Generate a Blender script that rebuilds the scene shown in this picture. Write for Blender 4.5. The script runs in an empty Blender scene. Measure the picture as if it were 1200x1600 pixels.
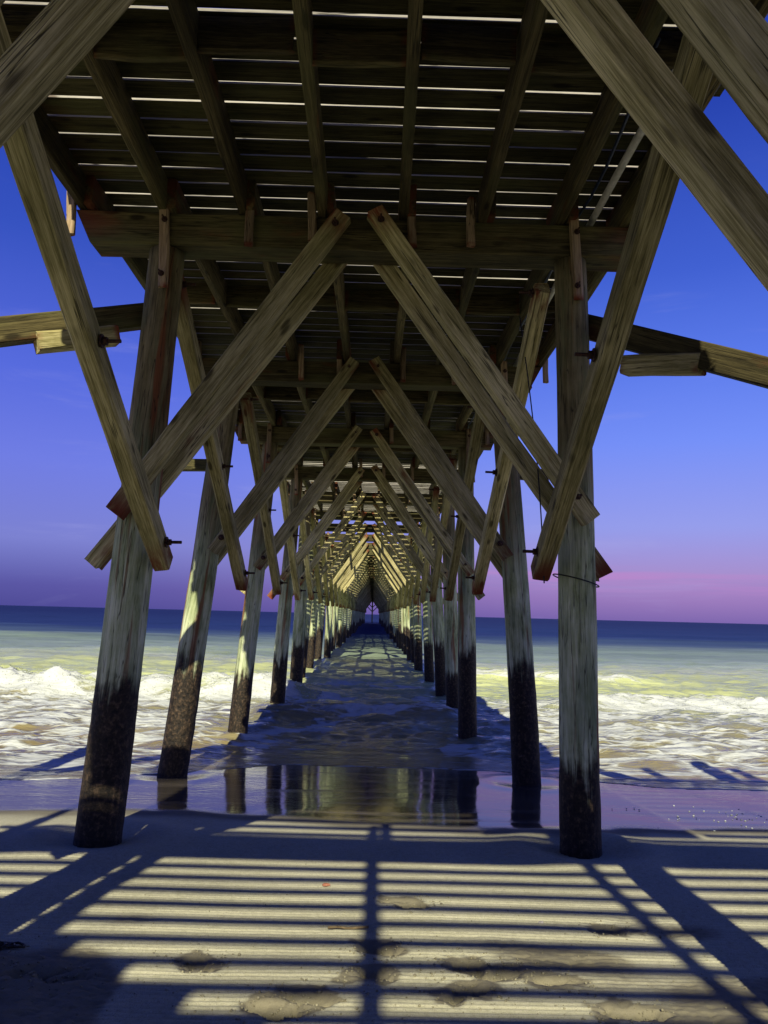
import bpy, bmesh, math, random
import numpy as np
from mathutils import Matrix, Vector, noise as mnoise

R = math.radians
rng = random.Random(7)
scene = bpy.context.scene
col = scene.collection

# ------------------------------------------------------------------ camera
EYE = 2.19
PITCH, YAW, ROLL = 7.6, 0.62, 1.43
cam_data = bpy.data.cameras.new("camera")
cam = bpy.data.objects.new("camera", cam_data)
col.objects.link(cam)
cam_data.sensor_fit = 'VERTICAL'
cam_data.sensor_height = 36.0
cam_data.sensor_width = 27.0
cam_data.lens = 27.0
cam_data.clip_start = 0.05
cam_data.clip_end = 20000
cam.matrix_world = (Matrix.Translation((0.22, 0, EYE)) @ Matrix.Rotation(R(-YAW), 4, 'Z')
                    @ Matrix.Rotation(R(90 + PITCH), 4, 'X') @ Matrix.Rotation(R(ROLL), 4, 'Z'))
scene.camera = cam

# ------------------------------------------------------------------ sky
SUN_EL, SUN_AZ = 34.0, 4.0        # sun behind the camera, slightly to its left
world = bpy.data.worlds.new("World")
scene.world = world
world.use_nodes = True
wt = world.node_tree
wt.nodes.clear()


class NT:
    """small helper for node trees"""
    def __init__(self, tree):
        self.t = tree

    def n(self, kind, **kw):
        nd = self.t.nodes.new(kind)
        for k, v in kw.items():
            if k == 'inp':
                for kk, vv in v.items():
                    if isinstance(vv, bpy.types.NodeSocket):
                        self.t.links.new(vv, nd.inputs[kk])
                    else:
                        nd.inputs[kk].default_value = vv
            else:
                setattr(nd, k, v)
        return nd

    def math(self, op, a, b=None, c=None, clamp=False):
        nd = self.n('ShaderNodeMath', operation=op, use_clamp=clamp)
        for i, v in enumerate((a, b, c)):
            if v is None:
                continue
            if isinstance(v, bpy.types.NodeSocket):
                self.t.links.new(v, nd.inputs[i])
            else:
                nd.inputs[i].default_value = v
        return nd.outputs[0]

    def ramp(self, fac, stops, interp='LINEAR'):
        nd = self.n('ShaderNodeValToRGB')
        cr = nd.color_ramp
        cr.interpolation = interp
        while len(cr.elements) > 1:
            cr.elements.remove(cr.elements[-1])
        cr.elements[0].position = stops[0][0]
        cr.elements[0].color = tuple(stops[0][1]) + (1,)
        for p, c in stops[1:]:
            e = cr.elements.new(p)
            e.color = tuple(c) + (1,)
        self.t.links.new(fac, nd.inputs[0])
        return nd.outputs[0]

    def fr(self, fac, a, b, lo=0.0, hi=1.0, smooth=True):
        nd = self.n('ShaderNodeMapRange', interpolation_type='SMOOTHSTEP' if smooth else 'LINEAR')
        self.t.links.new(fac, nd.inputs[0])
        for i, v in zip((1, 2, 3, 4), (a, b, lo, hi)):
            nd.inputs[i].default_value = v
        return nd.outputs[0]

    def mix(self, fac, a, b, blend='MIX'):
        nd = self.n('ShaderNodeMix', data_type='RGBA', blend_type=blend)
        for i, v in ((0, fac), (6, a), (7, b)):
            if isinstance(v, bpy.types.NodeSocket):
                self.t.links.new(v, nd.inputs[i])
            elif i == 0:
                nd.inputs[i].default_value = v
            else:
                nd.inputs[i].default_value = tuple(v) + (1,) if len(v) == 3 else v
        return nd.outputs[2]

    def noise(self, vec, scale, detail=4, rough=0.55, dist=0.0):
        nd = self.n('ShaderNodeTexNoise')
        self.t.links.new(vec, nd.inputs['Vector'])
        nd.inputs['Scale'].default_value = scale
        nd.inputs['Detail'].default_value = detail
        nd.inputs['Roughness'].default_value = rough
        nd.inputs['Distortion'].default_value = dist
        return nd.outputs['Fac']

    def mapv(self, vec, scale, loc=(0, 0, 0)):
        nd = self.n('ShaderNodeMapping')
        self.t.links.new(vec, nd.inputs[0])
        nd.inputs['Scale'].default_value = scale
        nd.inputs['Location'].default_value = loc
        return nd.outputs[0]


w = NT(wt)
sky = w.n('ShaderNodeTexSky', sky_type='NISHITA', sun_disc=False, sun_elevation=R(SUN_EL),
          sun_rotation=R(180 - SUN_AZ), air_density=1.0, dust_density=0.6, ozone_density=3.0)
gen = w.n('ShaderNodeTexCoord').outputs['Generated']
sep = w.n('ShaderNodeSeparateXYZ', inp={0: gen})
elev = w.math('ARCSINE', sep.outputs[2])
el01 = w.fr(elev, 0.0, R(90), smooth=False)
d = 1 / 90.0
right = w.ramp(el01, [(0.0, (.20, .125, .42)), (1.6*d, (.33, .19, .51)), (3.2*d, (.375, .26, .60)), (6.5*d, (.30, .33, .82)),
                      (12.5*d, (.175, .275, .93)), (18*d, (.10, .19, .82)), (24*d, (.05, .115, .64)), (34*d, (.018, .052, .42)), (48*d, (.010, .032, .28)), (90*d, (.007, .022, .20))])
left = w.ramp(el01, [(0.0, (.065, .058, .30)), (1.5*d, (.085, .075, .36)), (4.6*d, (.19, .205, .62)),
                     (10*d, (.155, .195, .76)), (16*d, (.09, .14, .72)), (25*d, (.034, .08, .52)), (34*d, (.014, .045, .40)), (48*d, (.010, .032, .28)), (90*d, (.007, .022, .20))])
side = w.fr(sep.outputs[0], -0.45, 0.45)
grad = w.mix(side, left, right)
# thin cloud bank low over the sea, and faint wisps
cv = w.mapv(gen, (1.6, 1.6, 42.0))
cn = w.noise(cv, 1.1, 5, 0.55)
band = w.math('MULTIPLY', w.fr(elev, R(1.6), R(2.4)), w.fr(elev, R(4.6), R(3.2)))
bandm = w.math('MULTIPLY', w.math('MULTIPLY', band, w.fr(cn, 0.42, 0.66)), w.fr(sep.outputs[0], -0.15, 0.3))
grad = w.mix(w.math('MULTIPLY', bandm, 0.8), grad, (.52, .22, .58))
wn = w.noise(w.mapv(gen, (2.0, 2.0, 12.0)), 2.2, 6, 0.6, 0.4)
wis = w.math('MULTIPLY', w.fr(wn, 0.55, 0.8), w.fr(elev, R(34), R(12)))
grad = w.mix(w.math('MULTIPLY', wis, 0.22), grad, (.42, .42, .80))
nish = w.mix(1.0, sky.outputs[0], (.003, .003, .003), 'MULTIPLY')
tot = w.mix(1.0, grad, nish, 'ADD')
bg = w.n('ShaderNodeBackground', inp={0: tot, 1: 0.70})
w.n('ShaderNodeOutputWorld', inp={0: bg.outputs[0]})

# ------------------------------------------------------------------ sun
sun_d = bpy.data.lights.new("sun", 'SUN')
sun_d.energy = 5.0
sun_d.angle = R(0.42)
sun_d.color = (1.0, 0.93, 0.73)
sun = bpy.data.objects.new("sun", sun_d)
col.objects.link(sun)
sdir = Vector((math.sin(R(SUN_AZ)) * math.cos(R(SUN_EL)), math.cos(R(SUN_AZ)) * math.cos(R(SUN_EL)), -math.sin(R(SUN_EL))))
sun.rotation_euler = sdir.to_track_quat('-Z', 'Y').to_euler()
sun.location = (-2, -20, 30)

scene.view_settings.view_transform = 'Standard'
scene.view_settings.look = 'None'
scene.view_settings.gamma = 1
scene.view_settings.use_curve_mapping = False
scene.view_settings.exposure = 0.5
scene.render.engine = 'CYCLES'
scene.cycles.use_denoising = True
scene.cycles.max_bounces = 8
scene.cycles.diffuse_bounces = 4
scene.cycles.sample_clamp_indirect = 6.0

# ------------------------------------------------------------------ helpers
def new_mat(name):
    m = bpy.data.materials.new(name)
    m.use_nodes = True
    m.node_tree.nodes.clear()
    return m, NT(m.node_tree)


def finish(h, color, rough=0.8, bump=None, bstr=0.4, bdist=0.01, spec=0.3, metallic=0.0):
    p = h.n('ShaderNodeBsdfPrincipled')
    for k, v in (('Base Color', color), ('Roughness', rough), ('Specular IOR Level', spec), ('Metallic', metallic)):
        if isinstance(v, bpy.types.NodeSocket):
            h.t.links.new(v, p.inputs[k])
        else:
            p.inputs[k].default_value = tuple(v) + (1,) if isinstance(v, tuple) else v
    if bump is not None:
        b = h.n('ShaderNodeBump', inp={'Height': bump, 'Strength': bstr, 'Distance': bdist})
        h.t.links.new(b.outputs[0], p.inputs['Normal'])
    o = h.n('ShaderNodeOutputMaterial', inp={0: p.outputs[0]})
    return p


def tag(o, label=None, cat=None, group=None, kind=None):
    for k, v in (('label', label), ('category', cat), ('group', group), ('kind', kind)):
        if v:
            o[k] = v
    return o


def link(name, mesh, parent=None, matrix=None):
    o = bpy.data.objects.new(name, mesh)
    col.objects.link(o)
    if matrix is not None:
        o.matrix_world = matrix
    if parent is not None:
        o.parent = parent
    return o


def copy_of(src, matrix, parent):
    o = src.copy()
    col.objects.link(o)
    o.parent = parent
    o.matrix_basis = matrix
    return o


def mesh_from(name, verts, faces, mat=None, smooth=False):
    me = bpy.data.meshes.new(name)
    me.from_pydata(verts, [], faces)
    if mat:
        me.materials.append(mat)
    if smooth:
        me.polygons.foreach_set('use_smooth', [True] * len(me.polygons))
    me.update()
    return me


def fbm2(x, y, oct=4, seed=0):
    """value noise, numpy arrays, about -1..1"""
    out = np.zeros_like(x, dtype=np.float64)
    amp, tot = 1.0, 0.0
    for k in range(oct):
        xx, yy = x * 2 ** k + 13.7 * (k + seed), y * 2 ** k + 7.3 * (k + 2 * seed)
        xi, yi = np.floor(xx), np.floor(yy)
        fx, fy = xx - xi, yy - yi
        fx, fy = fx * fx * (3 - 2 * fx), fy * fy * (3 - 2 * fy)

        def h(a, b):
            s = np.sin(a * 127.1 + b * 311.7 + seed * 17.17) * 43758.5453
            return s - np.floor(s)
        v = (h(xi, yi) * (1 - fx) + h(xi + 1, yi) * fx) * (1 - fy) + (h(xi, yi + 1) * (1 - fx) + h(xi + 1, yi + 1) * fx) * fy
        out += amp * (v * 2 - 1)
        tot += amp
        amp *= 0.5
    return out / tot


def sstep(a, b, x):
    t = np.clip((x - a) / (b - a), 0, 1)
    return t * t * (3 - 2 * t)


# ------------------------------------------------------------------ materials
def make_wood(name, dark, mid, light, rust=0.25, green=0.3, bdist=0.008, rough=0.82):
    m, h = new_mat(name)
    oc = h.n('ShaderNodeTexCoord').outputs['Object']
    rnd = h.n('ShaderNodeObjectInfo').outputs['Random']
    off = h.n('ShaderNodeCombineXYZ', inp={0: h.math('MULTIPLY', rnd, 37.0), 1: h.math('MULTIPLY', rnd, 91.0), 2: h.math('MULTIPLY', rnd, 53.0)})
    v = h.n('ShaderNodeVectorMath', operation='ADD', inp={0: oc, 1: off.outputs[0]}).outputs[0]
    grain = h.noise(h.mapv(v, (0.9, 34, 34)), 1.0, 8, 0.66, 0.8)
    fine = h.noise(h.mapv(v, (7, 170, 170)), 1.0, 4, 0.65)
    broad = h.noise(h.mapv(v, (1.3, 3, 3)), 1.0, 4, 0.6)
    g = h.math('ADD', h.math('MULTIPLY', grain, 0.62), h.math('MULTIPLY', fine, 0.38))
    g = h.math('ADD', g, h.math('MULTIPLY', h.math('SUBTRACT', broad, 0.5), 0.42))
    c = h.ramp(g, [(0.33, dark), (0.47, mid), (0.64, light)])
    # long checks in the grain
    ck = h.noise(h.mapv(v, (0.55, 21, 21), (4, 2, 9)), 1.0, 3, 0.45)
    ckr = h.math('ABSOLUTE', h.math('SUBTRACT', ck, 0.5))
    crack = h.fr(ckr, 0.0, 0.016, 1.0, 0.0)
    crack = h.math('MULTIPLY', crack, h.fr(broad, 0.45, 0.6))
    c = h.mix(h.math('MULTIPLY', crack, 0.85), c, tuple(x * 0.22 for x in dark))
    # knots
    vo = h.n('ShaderNodeTexVoronoi', feature='F1')
    h.t.links.new(h.mapv(v, (2.0, 6.0, 6.0)), vo.inputs['Vector'])
    vo.inputs['Scale'].default_value = 1.0
    knot = h.fr(vo.outputs['Distance'], 0.09, 0.20, 1.0, 0.0)
    c = h.mix(h.math('MULTIPLY', knot, 0.8), c, (dark[0] * .5, dark[1] * .4, dark[2] * .35))
    # rust and algae blotches
    rn = h.noise(h.mapv(v, (1.1, 4, 4), (7, 7, 7)), 1.0, 5, 0.65)
    c = h.mix(h.math('MULTIPLY', h.fr(rn, 0.60, 0.72), rust), c, (.17, .045, .015))
    gn = h.noise(h.mapv(v, (0.8, 2.5, 2.5), (17, 3, 5)), 1.0, 4, 0.6)
    c = h.mix(h.math('MULTIPLY', h.fr(gn, 0.47, 0.66), green), c, (.10, .105, .035))
    gx = h.n('ShaderNodeSeparateXYZ', inp={0: h.n('ShaderNodeTexCoord').outputs['Generated']}).outputs[0]
    ends = h.fr(h.math('ABSOLUTE', h.math('SUBTRACT', gx, 0.5)), 0.40, 0.49)
    c = h.mix(h.math('MULTIPLY', h.math('MULTIPLY', ends, h.fr(rn, 0.42, 0.58)), min(1.0, rust * 1.5)), c, (.16, .04, .016))
    tone = h.fr(rnd, 0.0, 1.0, 0.62, 1.28, smooth=False)
    tc = h.n('ShaderNodeCombineXYZ', inp={0: tone, 1: tone, 2: tone}).outputs[0]
    c = h.mix(1.0, c, tc, 'MULTIPLY')
    hgt = h.math('SUBTRACT', h.math('ADD', h.math('MULTIPLY', grain, 0.7), h.math('MULTIPLY', fine, 0.5)), h.math('MULTIPLY', crack, 0.9))
    finish(h, c, rough, hgt, 0.75, bdist, 0.2)
    return m


M_BRACE = make_wood('weathered_timber', (.048, .039, .011), (.285, .25, .10), (.63, .56, .285), 0.7, 0.30)
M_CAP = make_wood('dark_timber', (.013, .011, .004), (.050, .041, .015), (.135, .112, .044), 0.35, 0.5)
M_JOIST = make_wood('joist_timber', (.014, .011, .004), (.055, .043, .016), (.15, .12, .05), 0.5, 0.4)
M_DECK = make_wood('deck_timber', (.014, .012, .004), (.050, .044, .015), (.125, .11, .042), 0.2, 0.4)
M_BLEACH_LIT = make_wood('bleached_lit_timber', (.18, .165, .13), (.36, .34, .28), (.48, .45, .38), 0.1, 0.05)
M_CLEAT = make_wood('rusty_timber', (.09, .06, .03), (.23, .165, .09), (.36, .27, .16), 0.9, 0.15)


def make_pile_mat():
    m, h = new_mat('weathered_pile')
    oc = h.n('ShaderNodeTexCoord').outputs['Object']
    rnd = h.n('ShaderNodeObjectInfo').outputs['Random']
    off = h.n('ShaderNodeCombineXYZ', inp={0: h.math('MULTIPLY', rnd, 37.0), 1: h.math('MULTIPLY', rnd, 91.0), 2: h.math('MULTIPLY', rnd, 53.0)})
    v = h.n('ShaderNodeVectorMath', operation='ADD', inp={0: oc, 1: off.outputs[0]}).outputs[0]
    pos = h.n('ShaderNodeNewGeometry').outputs['Position']
    z = h.n('ShaderNodeSeparateXYZ', inp={0: pos}).outputs[2]
    streak = h.noise(h.mapv(v, (15, 15, 0.8)), 1.0, 7, 0.62, 0.4)
    fine = h.noise(h.mapv(v, (90, 90, 4)), 1.0, 4, 0.6)
    blot = h.noise(h.mapv(v, (3.5, 3.5, 1.6)), 1.0, 5, 0.6)
    g = h.math('ADD', h.math('MULTIPLY', streak, 0.7), h.math('MULTIPLY', fine, 0.3))
    g = h.math('ADD', g, h.math('MULTIPLY', h.math('SUBTRACT', blot, 0.5), 0.5))
    dry = h.ramp(g, [(0.32, (.08, .095, .036)), (0.43, (.31, .36, .17)), (0.60, (.56, .61, .37)), (0.75, (.66, .70, .50))])
    olive = h.ramp(g, [(0.30, (.055, .045, .018)), (0.47, (.15, .125, .055)), (0.66, (.28, .24, .12))])
    zz = h.math('ADD', z, h.math('MULTIPLY', h.math('SUBTRACT', blot, 0.5), 1.6))
    c = h.mix(h.fr(zz, 2.6, 3.9), dry, olive)
    # algae green film
    gn = h.noise(h.mapv(v, (4, 4, 0.9), (3, 9, 1)), 1.0, 4, 0.6)
    c = h.mix(h.math('MULTIPLY', h.fr(gn, 0.48, 0.68), 0.5), c, (.11, .16, .075))
    # rust running down from the bolts
    rn = h.noise(h.mapv(v, (7, 7, 0.35), (11, 2, 8)), 1.0, 4, 0.55)
    c = h.mix(h.math('MULTIPLY', h.fr(rn, 0.57, 0.66), 0.8), c, (.20, .06, .02))
    ck = h.noise(h.mapv(v, (22, 22, 0.6), (4, 2, 9)), 1.0, 3, 0.45)
    crack = h.fr(h.math('ABSOLUTE', h.math('SUBTRACT', ck, 0.5)), 0.0, 0.014, 1.0, 0.0)
    c = h.mix(h.math('MULTIPLY', crack, 0.8), c, (.02, .017, .01))
    # tidal growth
    ztn = h.math('ADD', h.math('MULTIPLY', h.math('SUBTRACT', blot, 0.5), 0.9), h.math('MULTIPLY', h.math('SUBTRACT', streak, 0.5), 0.9))
    zt = h.math('ADD', z, ztn)
    zt = h.math('ADD', zt, h.math('MULTIPLY', h.math('SUBTRACT', rnd, 0.40), 0.8))
    wet = h.fr(zt, 1.22, 1.52, 1.0, 0.0)
    bn = h.noise(h.mapv(v, (26, 26, 18)), 1.0, 6, 0.7)
    growth = h.ramp(bn, [(0.36, (.006, .005, .004)), (0.52, (.026, .019, .011)), (0.64, (.085, .056, .032)), (0.76, (.19, .145, .09))])
    c = h.mix(wet, c, growth)
    hgt = h.math('ADD', h.math('MULTIPLY', h.math('SUBTRACT', g, h.math('MULTIPLY', crack, 0.6)), h.math('SUBTRACT', 1.0, wet)),
                 h.math('MULTIPLY', h.math('MULTIPLY', bn, 1.6), wet))
    finish(h, c, h.fr(wet, 0, 1, 0.85, 0.6), hgt, 0.8, 0.014, 0.25)
    return m


M_PILE = make_pile_mat()


def make_metal():
    m, h = new_mat('rusted_steel')
    oc = h.n('ShaderNodeTexCoord').outputs['Object']
    n1 = h.noise(oc, 60, 4, 0.6)
    c = h.ramp(n1, [(0.35, (.018, .012, .01)), (0.6, (.07, .03, .018)), (0.8, (.16, .06, .03))])
    finish(h, c, 0.6, n1, 0.4, 0.003, 0.4, 0.4)
    return m


M_METAL = make_metal()


def make_plain(name, a, b, rough=0.5, scale=12):
    m, h = new_mat(name)
    oc = h.n('ShaderNodeTexCoord').outputs['Object']
    n1 = h.noise(oc, scale, 5, 0.6)
    finish(h, h.ramp(n1, [(0.35, a), (0.65, b)]), rough, n1, 0.2, 0.002)
    return m


M_PVC = make_plain('pale_conduit', (.40, .39, .32), (.60, .58, .50), 0.45)
M_CABLE = make_plain('dark_blue_cable', (.012, .02, .045), (.03, .045, .09), 0.5)
M_WIRE = make_plain('black_wire', (.008, .008, .01), (.02, .02, .022), 0.6)


def make_sand():
    m, h = new_mat('beach_sand')
    pos = h.n('ShaderNodeNewGeometry').outputs['Position']
    wet = h.n('ShaderNodeAttribute', attribute_name='wet').outputs['Fac']
    n1 = h.noise(pos, 0.9, 6, 0.6)
    n2 = h.noise(pos, 30, 5, 0.65)
    gr = h.n('ShaderNodeTexWhiteNoise', noise_dimensions='3D')
    h.t.links.new(h.n('ShaderNodeVectorMath', operation='SNAP', inp={0: pos, 1: (.004, .004, .004)}).outputs[0], gr.inputs[0])
    t = h.math('ADD', h.math('MULTIPLY', n1, 0.5), h.math('MULTIPLY', n2, 0.5))
    c = h.ramp(t, [(0.32, (.30, .29, .19)), (0.5, (.41, .395, .265)), (0.68, (.49, .475, .33))])
    c = h.mix(h.math('MULTIPLY', h.fr(gr.outputs[0], 0.80, 1.0), 0.4), c, (.14, .12, .09))
    c = h.mix(h.math('MULTIPLY', h.fr(gr.outputs[0], 0.12, 0.0), 0.35), c, (.62, .58, .47))
    # wet film: darker, nearly mirror smooth, with faint streaks left by the backwash
    sv = h.mapv(pos, (0.45, 3.2, 1))
    s1 = h.noise(sv, 1.4, 5, 0.6, 0.5)
    wc = h.ramp(s1, [(0.35, (.035, .03, .024)), (0.65, (.085, .072, .055))])
    dis = h.n('ShaderNodeAttribute', attribute_name='damp').outputs['Fac']
    dm = h.fr(h.math('ADD', dis, h.math('MULTIPLY', h.math('SUBTRACT', n2, 0.5), 0.7)), 0.25, 0.8)
    c = h.mix(h.math('MULTIPLY', dm, 0.8), c, (.155, .135, .085))
    c = h.mix(h.fr(wet, 0.0, 0.35, 0.0, 0.75), c, (.12, .105, .075))
    wm = h.fr(h.math('ADD', wet, h.math('MULTIPLY', h.math('SUBTRACT', s1, 0.5), 0.6)), 0.25, 0.9)
    c = h.mix(wm, c, wc)
    rgh = h.math('ADD', h.fr(wm, 0, 1, 0.9, 0.06), h.math('MULTIPLY', h.math('MULTIPLY', wm, h.fr(s1, 0.45, 0.75)), 0.16))
    wr = h.noise(h.mapv(pos, (5, 16, 1)), 1.0, 3, 0.5, 0.3)
    hh = h.math('ADD', h.math('MULTIPLY', h.math('ADD', n2, h.math('MULTIPLY', gr.outputs[0], 0.35)), h.math('SUBTRACT', 1.0, wm)),
                h.math('MULTIPLY', h.math('MULTIPLY', wr, wm), 0.5))
    p = finish(h, c, rgh, hh, 0.7, 0.005, 0.5)
    h.t.links.new(h.fr(wm, 0, 1, 0.15, 0.25), p.inputs['Specular IOR Level'])
    return m


def make_sea():
    m, h = new_mat('sea_water')
    pos = h.n('ShaderNodeNewGeometry').outputs['Position']
    foam = h.n('ShaderNodeAttribute', attribute_name='foam').outputs['Fac']
    y = h.n('ShaderNodeSeparateXYZ', inp={0: pos}).outputs[1]
    big = h.noise(h.mapv(pos, (0.02, 0.06, 1)), 1.0, 4, 0.55)
    yy = h.math('ADD', y, h.math('MULTIPLY', h.math('SUBTRACT', big, 0.5), 44.0))
    l = h.math('LOGARITHM', h.math('MAXIMUM', yy, 5.0), 10.0)
    body = h.ramp(h.fr(l, 0.9, 2.6, smooth=False), [(0.0, (.10, .08, .04)), (0.14, (.22, .18, .075)), (0.20, (.24, .235, .13)), (0.28, (.37, .41, .20)), (0.345, (.45, .49, .22)),
                                     (0.40, (.25, .31, .19)), (0.49, (.17, .225, .155)), (0.555, (.05, .08, .12)), (0.61, (.014, .028, .095)), (1.0, (.006, .012, .055))])
    t1 = h.noise(h.mapv(pos, (0.12, 0.5, 1)), 1.0, 5, 0.6)
    body = h.mix(1.0, body, h.ramp(t1, [(0.3, (.72, .72, .72)), (0.7, (1.22, 1.22, 1.22))]), 'MULTIPLY')
    # lace of foam
    dn = h.n('ShaderNodeTexNoise', inp={'Scale': 0.9, 'Detail': 4.0})
    h.t.links.new(h.mapv(pos, (0.8, 1.4, 1)), dn.inputs['Vector'])
    dv = h.n('ShaderNodeVectorMath', operation='MULTIPLY_ADD', inp={0: dn.outputs['Color'], 1: (1.5, 1.0, 0.0), 2: pos}).outputs[0]
    v1 = h.n('ShaderNodeTexVoronoi', feature='DISTANCE_TO_EDGE')
    h.t.links.new(h.mapv(dv, (0.75, 2.3, 0.0)), v1.inputs['Vector'])
    v1.inputs['Scale'].default_value = 1.0
    v2 = h.n('ShaderNodeTexVoronoi', feature='DISTANCE_TO_EDGE')
    h.t.links.new(h.mapv(dv, (2.6, 6.5, 0.0)), v2.inputs['Vector'])
    v2.inputs['Scale'].default_value = 1.0
    fn = h.noise(h.mapv(pos, (1.6, 5.0, 1)), 1.0, 9, 0.74, 0.9)
    cell = h.math('ADD', h.math('MULTIPLY', h.fr(v1.outputs[0], 0.0, 0.30, 1.0, 0.0), 0.45), h.math('MULTIPLY', h.fr(v2.outputs[0], 0.0, 0.30, 1.0, 0.0), 0.25))
    val = h.math('ADD', h.math('ADD', cell, h.math('MULTIPLY', fn, 0.7)), h.math('MULTIPLY', h.math('SUBTRACT', foam, 0.80), 1.25))
    fm = h.math('MULTIPLY', h.fr(val, 0.38, 0.86), h.fr(foam, 0.02, 0.15))
    fc = h.ramp(fn, [(0.3, (.38, .40, .34)), (0.6, (.57, .60, .55))])
    c = h.mix(fm, body, fc)
    rip = h.noise(h.mapv(pos, (1.6, 4.5, 1)), 1.0, 6, 0.6, 0.4)
    rip2 = h.noise(h.mapv(pos, (0.25, 0.9, 1)), 1.0, 5, 0.6, 0.3)
    hh = h.math('ADD', h.math('MULTIPLY', rip, h.fr(l, 1.2, 1.5, 0.17, 0.08, smooth=False)), h.math('MULTIPLY', rip2, 0.16))
    hh = h.math('ADD', hh, h.math('MULTIPLY', fm, 0.06))
    rgh = h.math('ADD', h.fr(l, 1.25, 1.9, 0.05, 0.5, smooth=False), h.math('MULTIPLY', fm, 0.6))
    p = finish(h, c, rgh, hh, 0.8, 0.6, 0.5)
    h.t.links.new(h.fr(l, 1.2, 1.7, 0.5, 0.12), p.inputs['Specular IOR Level'])
    p.inputs['IOR'].default_value = 1.33
    return m


M_SAND = make_sand()
M_SEA = make_sea()

# ------------------------------------------------------------------ ground and sea
def axis(dense0, dense1, step, lo, hi, grow=1.12, mid=()):
    a = list(np.arange(dense0, dense1 + step * .5, step))
    s = step
    while a[-1] < hi:
        s *= grow
        a.append(a[-1] + s)
    b = []
    s, x = step, dense0
    while x > lo:
        s *= grow
        x -= s
        b.append(x)
    return np.array(b[::-1] + a)


def grid_object(name, xs, ys, zfun, mat, attrs, smooth=True):
    X, Y = np.meshgrid(xs, ys)
    Z, extra = zfun(X, Y)
    nx, ny = len(xs), len(ys)
    co = np.stack([X, Y, Z], -1).reshape(-1, 3).astype(np.float32)
    i = np.arange(nx * ny).reshape(ny, nx)
    q = np.stack([i[:-1, :-1], i[:-1, 1:], i[1:, 1:], i[1:, :-1]], -1).reshape(-1, 4)
    me = bpy.data.meshes.new(name)
    me.vertices.add(len(co))
    me.vertices.foreach_set('co', co.ravel())
    me.loops.add(q.size)
    me.loops.foreach_set('vertex_index', q.ravel().astype(np.int32))
    me.polygons.add(len(q))
    me.polygons.foreach_set('loop_start', np.arange(0, q.size, 4, dtype=np.int32))
    me.polygons.foreach_set('loop_total', np.full(len(q), 4, dtype=np.int32))
    if smooth:
        me.polygons.foreach_set('use_smooth', np.ones(len(q), dtype=bool))
    me.materials.append(mat)
    me.update(calc_edges=True)
    for an in attrs:
        at = me.attributes.new(an, 'FLOAT', 'POINT')
        at.data.foreach_set('value', extra[an].astype(np.float32).ravel())
    o = bpy.data.objects.new(name, me)
    col.objects.link(o)
    return o


def sand_base(y):
    z = 0.32 - 0.075 * (y - 6.6)
    top = 1.55
    z = np.where(z > top - 0.4, top - 0.4 + 0.4 * np.tanh((z - top + 0.4) / 0.4), z)
    return np.maximum(z, -4.0 + 0.2 * np.tanh((z + 4) / 0.2)) if False else np.where(z < -3.5, -3.5 + 0.5 * np.tanh((z + 3.5) / 0.5), z)


def ground_z(x, y):
    return float(sand_base(np.array([y]))[0])


FOOT = [(rng.uniform(-1.9, 2.2), 3.3 + abs(rng.gauss(0, .75)), rng.uniform(-.8, .8)) for i in range(17)]


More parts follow.
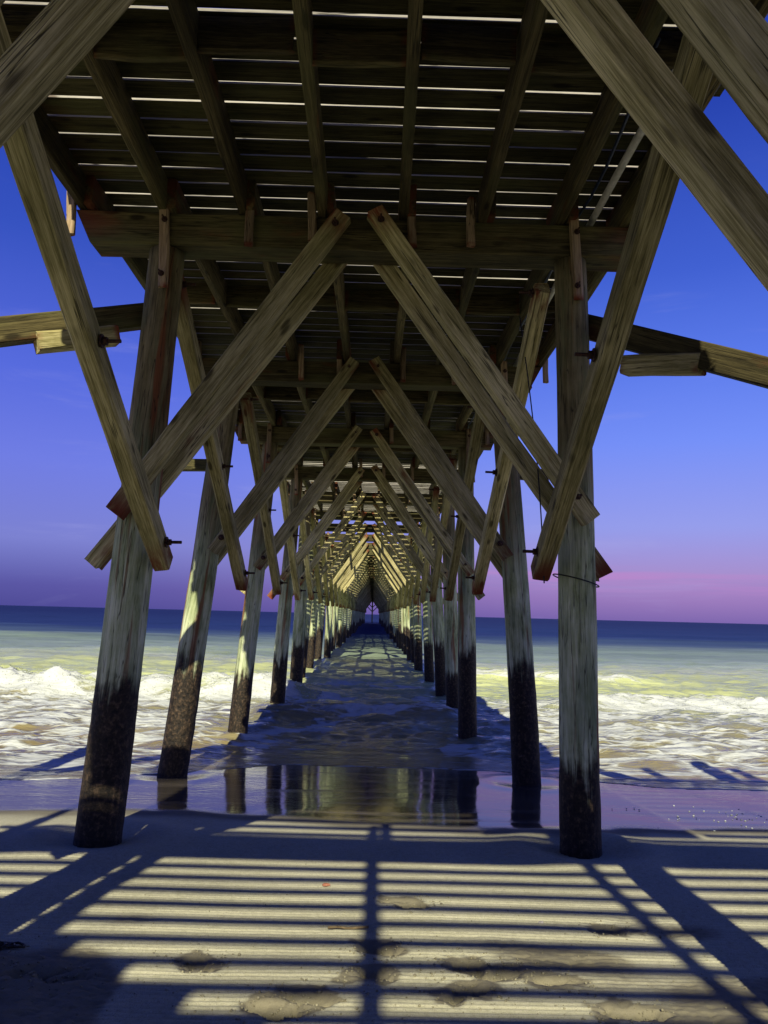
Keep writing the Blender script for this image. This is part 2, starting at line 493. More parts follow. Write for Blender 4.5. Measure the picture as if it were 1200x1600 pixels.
def sand_z(X, Y):
    Z = sand_base(Y)
    Z = Z + 0.02 * fbm2(X * 0.5, Y * 0.5, 3, 1) * sstep(60, 5, np.abs(X)) * sstep(12, 6, Y)
    dry = sstep(7.35, 6.7, Y)
    near = sstep(8.0, 4.5, np.abs(X - 0.4)) * sstep(1.0, 2.2, Y)
    disturb = np.zeros_like(X)
    dz = np.zeros_like(X)
    rough = fbm2(X * 11, Y * 11, 4, 5)
    crumb = np.abs(fbm2(X * 24, Y * 24, 3, 15))
    for (fx, fy, a) in FOOT:
        ca, sa = math.cos(a), math.sin(a)
        u, v = (X - fx) * ca + (Y - fy) * sa, -(X - fx) * sa + (Y - fy) * ca
        r = np.sqrt((u / 0.12) ** 2 + (v / 0.085) ** 2) + 0.75 * rough
        pit = sstep(1.0, 0.72, r) * np.clip(0.62 - 0.6 * (Y - fy) / 0.085, 0.12, 1.15)
        rim = np.exp(-((r - 1.22) / 0.26) ** 2) * sstep(-0.2, 0.25, rough + 0.15)
        dz += -0.062 * pit + rim * (-0.002 + 0.024 * crumb)
        disturb = np.maximum(disturb, sstep(1.7, 1.0, r))
    # churned patch at the left of the frame
    ch = sstep(0.0, 0.35, fbm2(X * 0.9 + 3, Y * 1.1, 3, 9) + 0.55 * sstep(-0.4, -1.2, X) * sstep(4.2, 3.6, Y) - 0.25 + 0.10 * sstep(4.6, 3.6, Y))
    ch = ch * sstep(5.2, 4.4, Y)
    disturb = np.maximum(disturb, ch * 0.9)
    ph = Y / 0.044 + 0.55 * fbm2(X * 0.8, Y * 1.4, 3, 3) + 0.12 * fbm2(X * 6, Y * 6, 2, 4)
    rip = np.sin(2 * np.pi * ph)
    amp = 0.0058 * (0.75 + 0.35 * fbm2(X * 1.2, Y * 1.2, 2, 6)) * dry * (1 - disturb)
    lumps = (0.018 * fbm2(X * 8, Y * 8, 4, 7) - 0.02 * crumb) * disturb
    Z = Z + (rip * amp + dz * dry + lumps * dry) * near
    wet = sstep(6.95, 7.85, Y + 0.8 * fbm2(X * 0.45, Y * 0.3, 5, 8))
    # scour round the feet of the first piles
    for (px, py) in ((-1.98, 6.6), (1.99, 6.6), (-2.38, 10.52), (2.31, 10.52)):
        r = np.hypot(X - px, (Y - py) * 0.8)
        kk = 1.0 if py < 8 else 0.3
        Z = Z - kk * 0.055 * np.exp(-(r / 0.30) ** 2) + kk * 0.028 * np.exp(-((r - 0.52) / 0.16) ** 2)
    return Z, {'wet': wet, 'damp': np.clip(disturb * near + 0.25 * sstep(0.1, 0.5, fbm2(X * 0.8, Y * 1.5, 3, 77)), 0, 1)}


xs = axis(-2.6, 3.1, 0.018, -900, 900, 1.08)
ya = np.concatenate([np.arange(2.4, 5.2, 0.0085), np.arange(5.2, 7.4, 0.0125), np.arange(7.4, 13, 0.05)])
s, yb = 0.05, [13.0]
while yb[-1] < 400:
    s *= 1.15
    yb.append(yb[-1] + s)
s, yc = 0.0125, [2.4]
while yc[-1] > -700:
    s *= 1.12
    yc.append(yc[-1] - s)
ys = np.concatenate([np.array(yc[1:][::-1]), ya, np.array(yb)])
sand = grid_object('sand', xs, ys, sand_z, M_SAND, ['wet', 'damp'])
tag(sand, kind='structure')


def edge_y(X):
    """where the swash runs out on the beach"""
    e = 11.9 - 2.3 * sstep(-0.6, -4.6, X) - 1.5 * sstep(1.6, 4.2, X)
    return e + 0.40 * fbm2(X * 0.75, X * 0 + 0.5, 4, 21) + 0.05 * fbm2(X * 4, X * 0 + .5, 3, 22)


def sea_z(X, Y):
    e = edge_y(X)
    lvl = sand_base(e)                                   # level of the thin sheet at its edge
    s = sstep(0.0, 6.0, Y - e)
    sheet = sand_base(Y) + 0.003 + 0.03 * sstep(0, 0.9, Y - e)
    thin = np.where(Y < e, sand_base(Y) - 0.03 - 0.4 * np.minimum(e - Y, 1), np.maximum(sheet, lvl * (1 - s) + 0.0 * s))
    Z = thin
    A = sstep(0.2, 3.0, Y - e)                           # waves grow with depth
    # lumpy backwash and chop
    chop = 0.13 * fbm2(X * 0.9, Y * 2.0, 4, 31) + 0.045 * fbm2(X * 2.5, Y * 6.0, 3, 32)
    Z = Z + chop * A * sstep(90, 30, Y)
    # breaker at the left, tumbling
    yl = 20.6 + 0.5 * fbm2(X * 0.3, X * 0 + 3.3, 2, 33)
    pl = sstep(-0.4, -2.6, X) * (0.85 + 0.3 * fbm2(X * 0.6, X * 0 + 1.1, 2, 34))
    t = Y - yl
    brk = np.where(t < 0, np.exp(-(t / 0.55) ** 2), np.exp(-(t / 1.9) ** 2))
    lump = 1 + 0.35 * fbm2(X * 1.6, Y * 2.2, 4, 35)
    fine = fbm2(X * 4.5, Y * 5.5, 4, 61)
    Z = Z + (0.52 * lump + 0.10 * fine + 0.09 * np.abs(fbm2(X * 2.2, Y * 3.0, 3, 62))) * brk * pl
    # smaller rollers on the right
    yr = 20.0 + 0.6 * fbm2(X * 0.25, X * 0 + 8.8, 2, 36)
    pr = sstep(3.8, 6.5, X)
    t = Y - yr
    br = np.where(t < 0, np.exp(-(t / 0.5) ** 2), np.exp(-(t / 1.6) ** 2))
    Z = Z + (0.26 * lump + 0.07 * fine) * br * pr
    yr2 = 27.5 + 0.6 * fbm2(X * 0.25, X * 0 + 4.8, 2, 37)
    pr2 = sstep(1.5, 4.0, X) * sstep(13, 7, X)
    t = Y - yr2
    br2 = np.where(t < 0, np.exp(-(t / 0.5) ** 2), np.exp(-(t / 2.2) ** 2))
    Z = Z + 0.34 * br2 * pr2
    # one low wave running under the pier
    t = Y - (17.5 + 0.5 * fbm2(X * 0.6, X * 0 + 2.2, 2, 38))
    pc = sstep(3.2, 1.5, np.abs(X))
    bc = np.where(t < 0, np.exp(-(t / 0.4) ** 2), np.exp(-(t / 1.4) ** 2))
    Z = Z + 0.16 * bc * pc * lump
    # swells further out
    for k, (yc_, amp, wl, sd) in enumerate(((31, .24, 2.8, 41), (42, .30, 3.6, 42), (58, .34, 4.5, 43), (80, .36, 6, 44), (112, .4, 8, 45), (150, .4, 10, 46), (210, .4, 14, 47))):
        cy = yc_ + 0.09 * yc_ * fbm2(X * 1.2 / yc_ * 4, X * 0 + k, 2, sd)
        en = 0.35 + 0.65 * sstep(-0.3, 0.4, fbm2(X * 2.4 / yc_, X * 0 + 5 + k, 2, sd + 20))
        t = Y - cy
        Z = Z + amp * en * np.where(t < 0, np.exp(-(t / (wl * .6)) ** 2), np.exp(-(t / (wl * 1.4)) ** 2))
    # foam cover
    outer = sstep(1.6, 3.4, np.abs(X + 0.1))
    f = 0.30 * sstep(0.0, 1.0, Y - e) * sstep(24, 19, Y)
    f = f + outer * (0.42 * sstep(0.0, 0.6, Y - e) * sstep(23.0, 19.5, Y) + 0.14 * fbm2(X * 0.35, Y * 0.6, 3, 51) * sstep(26, 20, Y))
    f = f + (X > 0) * outer * 0.22 * sstep(31, 27, Y) * sstep(19, 24, Y)
    f = np.maximum(f, 1.15 * pl * np.where(Y < yl, sstep(1.9, 0.5, yl - Y), sstep(0.75, 0.1, Y - yl)))
    f = np.maximum(f, 1.0 * pr * np.where(Y < yr, sstep(2.2, 0.4, yr - Y), sstep(0.6, 0.1, Y - yr)))
    f = np.maximum(f, 0.85 * pr2 * np.where(Y < yr2, sstep(0.9, 0.2, yr2 - Y), sstep(0.5, 0.1, Y - yr2)))
    under = sstep(2.6, 1.4, np.abs(X))
    f = f * (1 - 0.75 * under * sstep(0.6, 2.2, Y - e))
    f = f + under * 0.95 * sstep(-0.05, 0.35, fbm2(X * .8, Y * .9, 4, 55)) * sstep(0.5, 2.0, Y - e) * sstep(30, 22, Y)
    f = np.maximum(f, 0.6 * bc * pc)
    f = np.maximum(f, 0.98 * np.exp(-((Y - e - 0.05) / 0.055) ** 2) * (0.75 + 0.25 * outer))
    f = np.maximum(f, 0.45 * np.exp(-((Y - 13.6 - 0.7 * fbm2(X * .8, X * 0 + 6, 2, 52)) / 0.5) ** 2) * pc)
    f = f * (Y > e - 0.02)
    return Z, {'foam': f}


sx = axis(-11, 11, 0.07, -4000, 4000, 1.07)
sy = np.concatenate([np.arange(8.0, 26, 0.055)])
s, yb = 0.055, [26.0]
while yb[-1] < 9000:
    s *= 1.035
    yb.append(yb[-1] + s)
sy = np.concatenate([sy, np.array(yb)])
sea = grid_object('sea_water', sx, sy, sea_z, M_SEA, ['foam'])
tag(sea, kind='structure')

# ------------------------------------------------------------------ timber meshes
_beams = {}


def beam_mesh(kind, L, W, H, mat, seed=0, nseg=8, cut=0.0, ch=0.011, jit=0.0045):
    """a sawn timber lying along local X, centred, its arrises worn"""
    key = (kind, round(L, 2), round(W, 3), round(H, 3), mat.name, seed, nseg, cut)
    if key in _beams:
        return _beams[key]
    if H < 0.05:
        ch, jit = 0.004, 0.0018
    rr = random.Random(hash((round(L, 2), round(W, 3), seed)) & 0xffff)
    verts, faces = [], []
    a, b = W / 2, H / 2
    c0 = ch
    ph1, ph2 = rr.uniform(0, 6), rr.uniform(0, 6)
    for i in range(nseg + 1):
        t = i / nseg
        x = (t - .5) * L
        oy = jit * (2.6 if L < 5 else 1) * math.sin(t * 3.1 + ph1)
        oz = jit * (2.6 if L < 5 else 1) * math.sin(t * 2.3 + ph2)
        c = c0 * rr.uniform(.5, 1.9)
        ring = [(-a + c, -b), (a - c, -b), (a, -b + c), (a, b - c), (a - c, b), (-a + c, b), (-a, b - c), (-a, -b + c)]
        for (yy, zz) in ring:
            xo = x
            if cut and i in (0, nseg) and zz < 0:
                xo = x - math.copysign(cut, x)
            verts.append((xo + (rr.uniform(-.012, .012) if i in (0, nseg) else 0), yy + oy + rr.uniform(-1, 1) * jit * .35, zz + oz + rr.uniform(-1, 1) * jit * .35))
    for i in range(nseg):
        for k in range(8):
            p, q = i * 8 + k, i * 8 + (k + 1) % 8
            faces.append((p, q, q + 8, p + 8))
    faces.append(tuple(range(7, -1, -1)))
    faces.append(tuple(range(nseg * 8, nseg * 8 + 8)))
    me = mesh_from(kind, verts, faces, mat)
    if mat.name == 'deck_timber':                        # bleached top and edges; the paleness also paints in bright gap lines
        me.materials.append(M_BLEACH_LIT)
        for p in me.polygons:
            if p.normal.z > 0.5 or abs(p.normal.y) > 0.8:
                p.material_index = 1
    _beams[key] = me
    return me


def frame(p0, p1, up=(0, 0, 1)):
    p0, p1 = Vector(p0), Vector(p1)
    x = (p1 - p0)
    L = x.length
    x.normalize()
    y = Vector(up).cross(x)
    if y.length < 1e-4:
        y = Vector((0, 1, 0)).cross(x)
    y.normalize()
    z = x.cross(y)
    m = Matrix((x, y, z)).transposed().to_4x4()
    m.translation = (p0 + p1) / 2
    return m, L


def timber(name, p0, p1, W, H, mat, parent, seed=0, nseg=8, cut=0.0, up=(0, 0, 1), Lq=None):
    m, L = frame(p0, p1, up)
    Lm = Lq or L
    me = beam_mesh(name, Lm, W, H, mat, seed, nseg, cut)
    if abs(L / Lm - 1) > 1e-4:
        m = m @ Matrix.Diagonal((L / Lm, 1, 1, 1))
    o = bpy.data.objects.new(name, me)
    col.objects.link(o)
    o.parent = parent
    o.matrix_basis = m
    return o


def pile_mesh(L, r0, r1, seed, sides=20, rings=44):
    """a round timber pile along local Z, base at 0, slightly crooked and lumpy"""
    verts, faces = [], []
    rr = random.Random(seed)
    ph = rr.uniform(0, 6)
    for i in range(rings + 1):
        t = i / rings
        z = t * L
        r = r0 + (r1 - r0) * t
        ox, oy = 0.018 * math.sin(t * 4 + ph), 0.018 * math.cos(t * 3.3 + ph * 2)
        for k in range(sides):
            a = 2 * math.pi * k / sides
            n = mnoise.noise(Vector((math.cos(a) * 1.3 + seed * 3.1, math.sin(a) * 1.3, z * 0.9)))
            n2 = mnoise.noise(Vector((math.cos(a) * 4 + seed, math.sin(a) * 4, z * 5)))
            low = max(0, min(1, (2.6 - z) / 0.8))
            rad = r * (1 + 0.035 * n + (0.012 + 0.035 * low) * n2)
            verts.append((ox + rad * math.cos(a), oy + rad * math.sin(a), z))
    for i in range(rings):
        for k in range(sides):
            p, q = i * sides + k, i * sides + (k + 1) % sides
            faces.append((p, q, q + sides, p + sides))
    faces.append(tuple(range(rings * sides, (rings + 1) * sides)))
    return mesh_from('pile', verts, faces, M_PILE, smooth=True)


def pile(p0, p1, mesh, L, parent, scale=1.0, rot=0.0):
    p0, p1 = Vector(p0), Vector(p1)
    z = p1 - p0
    l = z.length
    z.normalize()
    q = Vector((0, 0, 1)).rotation_difference(z).to_matrix().to_4x4()
    m = Matrix.Translation(p0) @ q @ Matrix.Rotation(rot, 4, 'Z') @ Matrix.Diagonal((scale, scale, l / L, 1))
    o = bpy.data.objects.new('pile', mesh)
    col.objects.link(o)
    o.parent = parent
    o.matrix_basis = m
    return o


def tube_mesh(name, pts, r, mat, sides=8):
    verts, faces = [], []
    n = len(pts)
    for i, p in enumerate(pts):
        p = Vector(p)
        t = (Vector(pts[min(i + 1, n - 1)]) - Vector(pts[max(i - 1, 0)])).normalized()
        u = t.cross(Vector((0, 0, 1)))
        if u.length < 1e-3:
            u = t.cross(Vector((0, 1, 0)))
        u.normalize()
        v = t.cross(u)
        for k in range(sides):
            a = 2 * math.pi * k / sides
            verts.append(tuple(p + r * (math.cos(a) * u + math.sin(a) * v)))
    for i in range(n - 1):
        for k in range(sides):
            a_, b_ = i * sides + k, i * sides + (k + 1) % sides
            faces.append((a_, b_, b_ + sides, a_ + sides))
    faces.append(tuple(range(sides))[::-1])
    faces.append(tuple(range((n - 1) * sides, n * sides)))
    return mesh_from(name, verts, faces, mat, smooth=True)


# bolt: rod along +X with a nut and a washer, from 0 to 0.12
def bolt_mesh():
    bm = bmesh.new()
    for r, x0, x1, s in ((0.013, -0.02, 0.125, 8), (0.045, 0.0, 0.010, 12), (0.028, 0.010, 0.040, 6)):
        m = Matrix.Translation(((x0 + x1) / 2, 0, 0)) @ Matrix.Rotation(R(90), 4, 'Y')
        bmesh.ops.create_cone(bm, cap_ends=True, segments=s, radius1=r, radius2=r, depth=x1 - x0, matrix=m)
    me = bpy.data.meshes.new('bolt')
    bm.to_mesh(me)
    bm.free()
    me.materials.append(M_METAL)
    return me


BOLT = bolt_mesh()


def bolt(pos, direction, parent, scale=1.0):
    m, _ = frame(Vector(pos), Vector(pos) + Vector(direction))
    m.translation = Vector(pos)
    o = bpy.data.objects.new('bolt', BOLT)
    col.objects.link(o)
    o.parent = parent
    o.matrix_basis = parent.matrix_basis.inverted() @ m @ Matrix.Scale(scale, 4)
    return o


# ------------------------------------------------------------------ the pier
pier = bpy.data.objects.new('wooden_pier', None)
col.objects.link(pier)
tag(pier, 'long weathered timber fishing pier on round piles running out over the surf', 'pier')

D1, S, NB = 6.6, 3.92, 50
HB = EYE + 3.2               # underside of the cap beams
CAPH = 0.30
JB = HB + CAPH               # underside of the joists
JH = 0.28
DZ = JB + JH                 # underside of the deck
PT = 0.036


def bent_y(n):               # n = 1 is the first bent ahead of the camera
    return 2.44 if n == 0 else D1 + (n - 1) * S


JX = [-2.42, -1.70, -1.0, -0.29, 0.43, 1.13, 1.84, 2.42]

near_piles = [pile_mesh(7.2, 0.19, 0.147, 11), pile_mesh(7.2, 0.185, 0.15, 23), pile_mesh(7.2, 0.188, 0.15, 37), pile_mesh(7.2, 0.18, 0.148, 51)]
far_piles = [pile_mesh(7.2, 0.185, 0.15, 61, 12, 14), pile_mesh(7.2, 0.18, 0.15, 67, 12, 14)]
# feet and heads of the piles (left x foot, left x head, right x foot, right x head)
PX = {1: (-1.98, -1.72, 1.99, 1.92), 2: (-2.38, -1.86, 2.31, 1.95), 3: (-2.20, -1.84, 1.99, 1.94), 4: (-1.97, -1.72, 2.2, 1.95)}

for n in range(-6, NB + 1):
    y = bent_y(n)
    wide = n <= 0
    nseg = 10 if n < 6 else 5
    # piles
    lf, lh, rf, rh = PX.get(n, (-rng.uniform(1.95, 2.3), -rng.uniform(1.72, 1.9), rng.uniform(1.95, 2.25), rng.uniform(1.8, 1.95)))
    for k, (fx, hx) in enumerate(((lf, lh), (rf, rh))):
        g = max(ground_z(0, y), -3.2)
        zb = g - 0.45
        # extend the line through foot (at ground) and head
        t = (zb - g) / (HB - g)
        x0 = fx + (hx - fx) * t
        if n <= 5:
            me = near_piles[(n * 2 + k) % 4]
        else:
            me = far_piles[(n + k) % 2]
        pile((x0, y, zb), (hx, y, HB + 0.0), me, 7.2, pier, rng.uniform(.95, 1.06) if n >= 0 else 0.6, rng.uniform(0, 6.28))  # unseen piles behind the camera are slimmed to narrow their shadows
    # cap beam
    hw = 2.5 + (rng.uniform(-.05, .05) if n > 1 else 0)
    x0, x1 = (-hw, hw + (0.05 if n == 1 else 0))
    if wide:
        x0, x1 = -3.4, 6.0
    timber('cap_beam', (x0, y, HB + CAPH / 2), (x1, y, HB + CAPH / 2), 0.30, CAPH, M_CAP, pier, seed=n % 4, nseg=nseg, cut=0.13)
    # inner braces, one each side of the cap and pile
    for sgn in ((-1, 1) if n >= 0 else ()):
        for face in (-1, 1):
            yo = y + face * 0.245
            j = rng.uniform(-.04, .04)
            top = Vector((sgn * 0.13, yo, (5.66 if face < 0 or n == 0 else 5.56) + j))
            low = Vector((sgn * ((2.02 if sgn > 0 else 1.95) if face < 0 else 2.28), yo, (2.98 if face < 0 else (2.66 if n == 0 else 2.57)) + j))
            if n == 0:
                dz0 = 0.08 if face > 0 and sgn > 0 else (-0.10 if sgn < 0 else 0.0)
                top.z += dz0
                low.z += dz0
            b = timber('brace', top, low, 0.135, 0.155, M_BRACE, pier, seed=(n * 4 + sgn + face * 2) % 6, nseg=nseg, up=(0, 0, 1), Lq=3.3)
            if 0 <= n <= 5 and face < 0:
                dirv = (low - top).normalized()
                bolt(low - dirv * 0.22 + Vector((0, -0.068, 0)), (0, -1, 0), b, 0.9)
                bolt(top + dirv * 0.12 + Vector((0, -0.068, 0)), (0, -1, 0), b, 0.7)
    # longitudinal brace from low on this bent up to the bent behind
    if n >= 1:
        for sgn in (-1, 1):
            x = sgn * 1.645
            j = rng.uniform(-.05, .05) if n > 1 else 0
            xl = x - sgn * (0.10 if sgn < 0 else 0.02)
            p0, p1 = Vector((xl, y - 0.12, 2.58 + j)), Vector((x + sgn * .04, y - S + 0.10, 5.22 + j))
            b = timber('longitudinal_brace', p0, p1, 0.14, 0.165, M_BRACE, pier, seed=(n * 2 + sgn) % 5, nseg=nseg, Lq=4.7)
            if 1 <= n <= 6:
                dv = (p1 - p0).normalized()
                for q in (0.26, 2.2, 4.5):
                    bolt(p0 + dv * q + Vector((-sgn * 0.071, 0, 0)), (-sgn, 0, 0), b)
    # fish plates fastening cap to pile
    if -1 <= n <= 30:
        for hx in (lh, rh):
            b = timber('fish_plate', (hx + .02, y - 0.185, HB - 0.42), (hx, y - 0.185, HB + 0.34), 0.055, 0.085, M_CLEAT, pier, seed=n % 3, nseg=4, up=(1, 0, 0), Lq=0.76)
            if n <= 4:
                for zz in (HB - 0.30, HB + 0.20):
                    bolt((hx + .015, y - 0.213, zz), (0, -1, 0), b, 0.6)

# joists, lapped side by side over each cap, with cleats nailed down the face of the cap
n_ind = 0
far_j, far_c = [], []
for n in range(-6, NB):
    y0, y1 = bent_y(n), bent_y(n + 1)
    off = 0.04 if n % 2 else -0.04
    lines = JX if n >= 1 else (JX if n == 0 else [-3.3, -1.95, -0.25, 1.35, 3.7, 5.0, 5.9])
    if n == 0:
        lines = JX
    if 6 <= n <= 10:  # joists thinned below the deck opening so more sun passes
        lines = lines[::2] + lines[-1:]
    for i, jx in enumerate(lines):
        xj = jx + off + rng.uniform(-.02, .02)
        wj = 0.085 if n >= 0 else 0.08
        p0, p1 = (xj, y0 - 0.24, JB + JH / 2), (xj + rng.uniform(-.02, .02), y1 + 0.24, JB + JH / 2)
        if n <= 34:
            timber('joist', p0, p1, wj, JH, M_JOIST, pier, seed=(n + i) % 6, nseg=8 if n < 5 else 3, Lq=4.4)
        else:
            far_j.append((p0, p1))
    # solid blocking at mid bay
    if 0 <= n <= 6:
        ym = (y0 + y1) / 2
        for i in range(len(lines) - 1):
            xa, xb = lines[i] + off + .05, lines[i + 1] + off - .05
            yb_ = ym + (0.035 if i % 2 else -0.035)
            timber('blocking', (xa, yb_, JB + JH / 2 + .01), (xb, yb_, JB + JH / 2 + .01), 0.05, JH - .03, M_JOIST, pier, seed=i % 4, nseg=2, Lq=0.62)
for n in range(1, NB + 1):
    y = bent_y(n)
    off = 0.04 if (n - 1) % 2 else -0.04
    for i, jx in enumerate(JX):
        if i in (1, 6):
            continue
        xc = jx + off + (0.085 if rng.random() < .6 else -0.085)
        p0, p1 = (xc, y - 0.183, HB + 0.01 + rng.uniform(-.02, .05)), (xc, y - 0.183, HB + 0.50)
        if n <= 40:
            c = timber('cleat', p0, p1, 0.055, 0.075, M_CLEAT, pier, seed=(n + i) % 3, nseg=3, up=(1, 0, 0), Lq=0.48)
            # back cleat on the far face of the cap, seen below the next joists


def joined(name, segs, W, H, mat):
    verts, faces = [], []
    me0 = beam_mesh(name + '_src', 1.0, W, H, mat, 1, 1)
    v0 = [v.co.copy() for v in me0.vertices]
    f0 = [tuple(p.vertices) for p in me0.polygons]
    for p0, p1 in segs:
        m, L = frame(p0, p1)
        m = m @ Matrix.Diagonal((L, 1, 1, 1))
        b = len(verts)
        verts += [tuple(m @ v) for v in v0]
        faces += [tuple(b + i for i in f) for f in f0]
    o = link(name, mesh_from(name, verts, faces, mat), pier)
    tag(o, kind='stuff')
    return o


joined('joists', far_j, 0.085, JH, M_JOIST)

# deck planks
PITCH_D, PW = 0.222, 0.1985
yp = 3.22
far_p, k = [], 0
yend = bent_y(NB) + 0.3
last_gap = None
while yp < yend:
    n_bay = (yp - bent_y(9)) / S
    sun_opening = 29.5 < yp < 43.4  # planks left out to let sun onto the far braces and water
    if not sun_opening:
        wd = (PW if yp < 19 else (0.138 if yp < 43 else 0.128)) + rng.uniform(-.008, .006)  # outer planks narrowed so sunlight comes through the gaps
        z = DZ + PT / 2 + 0.002
        tilt = rng.uniform(-.006, .006)
        e = rng.uniform(-.05, .05)
        p0, p1 = (-2.55 + e, yp + tilt, z), (2.60 + e, yp - tilt, z)
        if k < 300:
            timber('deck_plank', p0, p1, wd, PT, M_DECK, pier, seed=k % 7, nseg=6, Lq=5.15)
        else:
            far_p.append((p0, p1))
    k += 1
    yp += PITCH_D
joined('deck_planking', far_p, PW, PT, M_DECK)

# unseen landing behind the camera; its open slats are shaped to throw light stripes
slats = []
SP = 0.268
ys_ = -4.95
zs = DZ + PT / 2 + 0.002
while ys_ < 1.6:
    if ys_ < -1.45:
        slats.append(((-3.45, ys_, zs), (6.1, ys_, zs)))
    else:
        slats.append(((2.72, ys_, zs), (6.1, ys_, zs)))
        if ys_ < -0.62:
            slats.append(((-1.5, ys_, zs), (0.65, ys_, zs)))
    ys_ += SP
joined('stripe_slats', slats, 0.098, PT, M_DECK)
# tight boards: between the slats and the pier proper, and landward
boards = []
for q in range(4):
    yq = 3.0 - PITCH_D * 19 + q * PITCH_D
    boards.append(((0.67, yq, zs), (2.60, yq, zs)))
    boards.append(((-2.55, yq, zs), (-1.52, yq, zs)))
yb2 = 3.0
while yb2 > -0.5:
    boards.append(((-2.55, yb2, zs), (2.60, yb2, zs)))
    yb2 -= PITCH_D
yb2 = -5.1
while yb2 > -13:
    boards.append(((-3.45, yb2, zs), (6.1, yb2, zs)))
    yb2 -= PITCH_D
for q in range(4):  # extra boards between the slats, added to shade the near left sand
    yq = -4.95 + (q + .5) * SP
    boards.append(((-3.45, yq, zs), (-0.75 - 0.35 * q, yq, zs)))
joined('landing_boards', boards, PW, PT, M_DECK)
for xj in (3.7, 5.0, 5.9):
    timber('joist', (xj, bent_y(0) - .3, JB + JH / 2), (xj, 3.0, JB + JH / 2), 0.15, JH, M_JOIST, pier, seed=2, nseg=3)

# raking struts from the first piles out to the piles that carry the landing
for sgn, hx, end, foot in ((-1, -1.80, (-4.35, 4.85, 3.62), (-4.5, 4.7)), (1, 1.98, (4.55, 3.95, 2.98), (4.7, 3.85))):
    p0, p1 = Vector((hx + sgn * 0.10, 6.72, 4.84)), Vector(end)
    st = timber('strut', p0, p1, 0.17, 0.21, M_CAP, pier, seed=3, nseg=8)
    dv = (p1 - p0).normalized()
    q = p0 + dv * (0.86 if sgn > 0 else 0.66) + Vector((0, -0.05, -0.165))
    hd = Vector((dv.x, dv.y, dv.z * (.35 if sgn > 0 else .8))).normalized()
    timber('splice_block', q - hd * 0.38, q + hd * 0.30, 0.16, 0.16, M_BRACE, pier, seed=1, nseg=3)
    pile((foot[0], foot[1], ground_z(0, foot[1]) - .4), (foot[0], foot[1], HB + 0.25), near_piles[1], 7.2, pier, 1.0, 1.0)
# stub struts left on the second piles
for sgn, px in ((-1, -2.0), (1, 2.05)):
    timber('stub_strut', (px, bent_y(2) + .26, 4.22), (px + sgn * 0.62, bent_y(2) + .26, 4.22), 0.14, 0.16, M_CAP, pier, seed=1, nseg=3)

# conduit and cable slung under the deck on the right
def curve_part(name, pts, r, mat, sides=8):
    return link(name, tube_mesh(name, pts, r, mat, sides), pier)


pts = []
for i in range(60):
    yy = 3.4 + i * 0.5
    sag = 0.05 * math.sin(yy / S * math.pi * 2)
    pts.append((2.14 + 0.03 * math.sin(yy * .7), yy, JB + 0.10 + sag * .4))
curve_part('conduit_pipe', pts, 0.032, M_PVC)
pts = []
for i in range(60):
    yy = 4.4 + i * 0.45
    u = ((yy - D1) / S) % 1
    pts.append((1.96 + 0.05 * math.sin(yy * 1.3), yy, JB + 0.16 - 0.22 * 4 * u * (1 - u) * (0.5 + 0.5 * math.sin(yy))))
curve_part('cable', pts, 0.014, M_CABLE, 6)
# thin wire hanging from the deck to a loop round the first right hand pile
pts = [(1.62 + 0.05 * math.sin(t * 3), 7.4 - 1.05 * t, 5.2 - 2.72 * t - 0.10 * math.sin(t * math.pi)) for t in [i / 16 for i in range(17)]]
curve_part('wire', pts, 0.006, M_WIRE, 5)
ring = []
for i in range(25):
    a = 2 * math.pi * i / 24
    ring.append((1.955 + 0.192 * math.cos(a), D1 + 0.192 * math.sin(a), 2.50 - 0.05 * math.cos(a) + 0.02))
curve_part('wire', ring, 0.006, M_WIRE, 5)

# frame at the seaward end: a centre post with raking arms
ye = bent_y(NB) + 0.6
timber('end_post', (0, ye, -3.0), (0, ye, JB), 0.35, 0.35, M_BRACE, pier, seed=2, nseg=3, up=(0, 1, 0))
for sgn in (-1, 1):
    for zz in (2.9, 4.0):
        timber('end_arm', (0.1 * sgn, ye - .28, zz), (1.6 * sgn, ye - .28, zz + 1.5), 0.15, 0.22, M_BRACE, pier, seed=1, nseg=2)

# ------------------------------------------------------------------ small things on the sand
def shell_mesh():
    bm = bmesh.new()
    bmesh.ops.create_icosphere(bm, subdivisions=2, radius=1.0)
    for v in bm.verts:
        a = math.atan2(v.co.y, v.co.x)
        v.co.x *= 0.028 * (1 + 0.12 * math.cos(a * 3))
        v.co.y *= 0.020 * (1 + 0.10 * math.sin(a * 2))
        v.co.z = max(v.co.z, -0.1) * 0.012 + 0.003 * math.sin(a * 9)
    me = bpy.data.meshes.new('shell')
    bm.to_mesh(me)
    bm.free()
    me.materials.append(make_plain('reddish_shell', (.20, .06, .03), (.36, .16, .09), 0.5, 60))
    return me


SHELL = shell_mesh()


def gz(x, y):
    return float(sand_z(np.array([[x]]), np.array([[y]]))[0][0, 0])


sh = link('shell', SHELL, None, Matrix.Translation((-0.04, 5.28, gz(-0.04, 5.28) + 0.006)))
tag(sh, 'small reddish brown shell on the rippled sand left of the central shadow bar', 'shell')
sh2 = SHELL.copy()
sh2.materials.clear()
sh2.materials.append(make_plain('pale_shell', (.42, .38, .30), (.62, .58, .50), 0.5, 60))
o = link('shell', sh2, None, Matrix.Translation((1.22, 4.62, gz(1.22, 4.62) + 0.005)) @ Matrix.Rotation(1.1, 4, 'Z') @ Matrix.Scale(0.8, 4))
tag(o, 'pale cream shell on the striped sand in front of the right hand pile', 'shell')
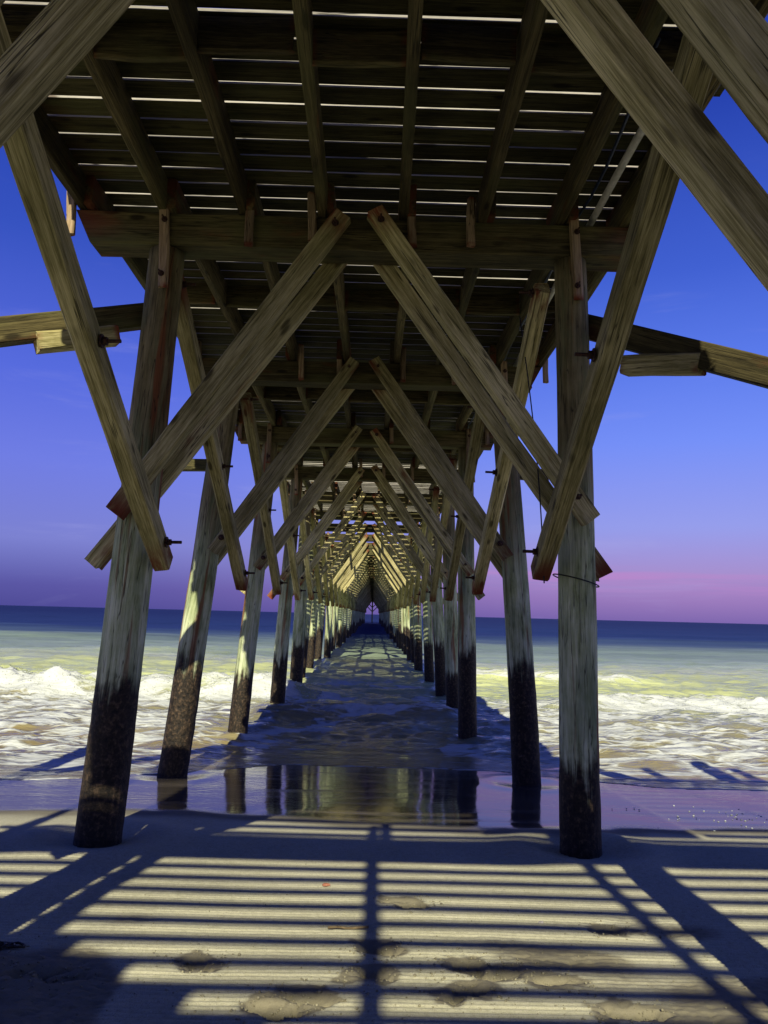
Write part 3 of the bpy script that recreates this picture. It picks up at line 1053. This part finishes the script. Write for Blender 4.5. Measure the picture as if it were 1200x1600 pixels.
# a scrap of reed washed up, and a twist of weed
pts = [(0.02 + 0.055 * i, 4.43 + 0.012 * math.sin(i * 1.3), 0) for i in range(5)]
pts = [(x, y, gz(x, y) + 0.012 + 0.004 * math.sin(i * 2)) for i, (x, y, _) in enumerate(pts)]
o = link('reed_stem', tube_mesh('reed_stem', pts, 0.007, make_plain('dry_reed', (.10, .07, .035), (.24, .18, .09), 0.8, 40), 6))
tag(o, 'short dry reed stem lying across the sand just right of the central shadow bar', 'reed')
pts = []
for i in range(26):
    a = i * 0.9
    pts.append((-1.62 + 0.05 * math.cos(a) + 0.006 * i, 4.05 + 0.035 * math.sin(a * 1.3), 0))
pts = [(x, y, gz(x, y) + 0.010 + 0.008 * abs(math.sin(i))) for i, (x, y, _) in enumerate(pts)]
o = link('seaweed', tube_mesh('seaweed', pts, 0.006, make_plain('dark_weed', (.014, .012, .006), (.05, .04, .018), 0.6, 40), 6))
tag(o, 'small dark twist of seaweed on the shaded sand at the left', 'seaweed')

def blob_cloud(name, pts, mat):
    """many small rounded flecks as one mesh"""
    ico = bmesh.new()
    bmesh.ops.create_icosphere(ico, subdivisions=1, radius=1.0)
    v0 = [v.co.copy() for v in ico.verts]
    f0 = [tuple(v.index for v in f.verts) for f in ico.faces]
    ico.free()
    verts, faces = [], []
    for (p, r, flat) in pts:
        b = len(verts)
        for v in v0:
            k = r * rng.uniform(.75, 1.25)
            verts.append((p[0] + v.x * k, p[1] + v.y * k, p[2] + v.z * k * flat))
        faces += [tuple(b + i for i in f) for f in f0]
    return mesh_from(name, verts, faces, mat, smooth=True)


M_FOAM = make_plain('white_froth', (.38, .41, .37), (.54, .57, .52), 0.8, 30)
# flecks of froth left on the wet sand at the right
pts = []
for i in range(170):
    x = rng.gauss(4.6, 0.75)
    y = 8.15 + rng.gauss(0, .30) + 0.12 * math.sin(x * 5)
    pts.append(((x, y, ground_z(0, y) + 0.004), rng.uniform(.004, .013), 0.45))
fl = link('foam_flecks', blob_cloud('foam_flecks', pts, M_FOAM))
tag(fl, 'scattered white froth flecks left on the wet sand right of the pier', 'foam', kind='stuff')
# crumbs of damp sand kicked up round the prints
pts = []
for (fx, fy, a_) in FOOT:
    for i in range(70):
        an, rad = rng.uniform(0, 6.283), abs(rng.gauss(0.11, 0.06))
        pts.append([fx + rad * math.cos(an) * 1.3, fy + rad * math.sin(an), rng.uniform(.002, .0085)])
for i in range(900):
    pts.append([rng.uniform(-2.3, 2.6), 3.1 + abs(rng.gauss(0, 1.1)), rng.uniform(.0015, .005)])
PA = np.array(pts)
PZ, _ = sand_z(PA[:, 0], PA[:, 1])
cr = link('sand_crumbs', blob_cloud('sand_crumbs', [((x, y, z + r * .3), r, 0.8) for (x, y, r), z in zip(pts, PZ)], make_plain('damp_sand', (.13, .115, .07), (.30, .28, .18), 0.9, 80)))
tag(cr, 'loose crumbs of damp sand scattered round the footprints', 'sand', kind='stuff')
# spray thrown up along the tumbling crests
XS = np.array([rng.uniform(-17, -1.0) for i in range(4200)] + [rng.uniform(4.4, 16) for i in range(1900)] + [rng.uniform(2.4, 9) for i in range(600)])
YS = np.array([0.0] * len(XS))
yl = 20.6 + 0.5 * fbm2(XS * 0.3, XS * 0 + 3.3, 2, 33)
yr = 20.0 + 0.6 * fbm2(XS * 0.25, XS * 0 + 8.8, 2, 36)
yr2 = 27.5 + 0.6 * fbm2(XS * 0.25, XS * 0 + 4.8, 2, 37)
for i in range(len(XS)):
    base = yl[i] if i < 4200 else (yr[i] if i < 6100 else yr2[i])
    YS[i] = base + rng.gauss(-0.30, 0.45)
ZS, _ = sea_z(XS, YS)
pts = []
for i in range(len(XS)):
    up = abs(rng.gauss(0, 1)) * (0.07 if i < 4200 else 0.035) * rng.random()
    r = rng.uniform(.004, .013) if rng.random() < .88 else rng.uniform(.013, .03)
    if r > .013:
        up *= .2
    pts.append(((XS[i], YS[i], ZS[i] + up), r, 0.8))
sp = link('surf_spray', blob_cloud('surf_spray', pts, M_FOAM))
tag(sp, 'white spray and froth tumbling along the crests of the breaking waves', 'spray', kind='stuff')
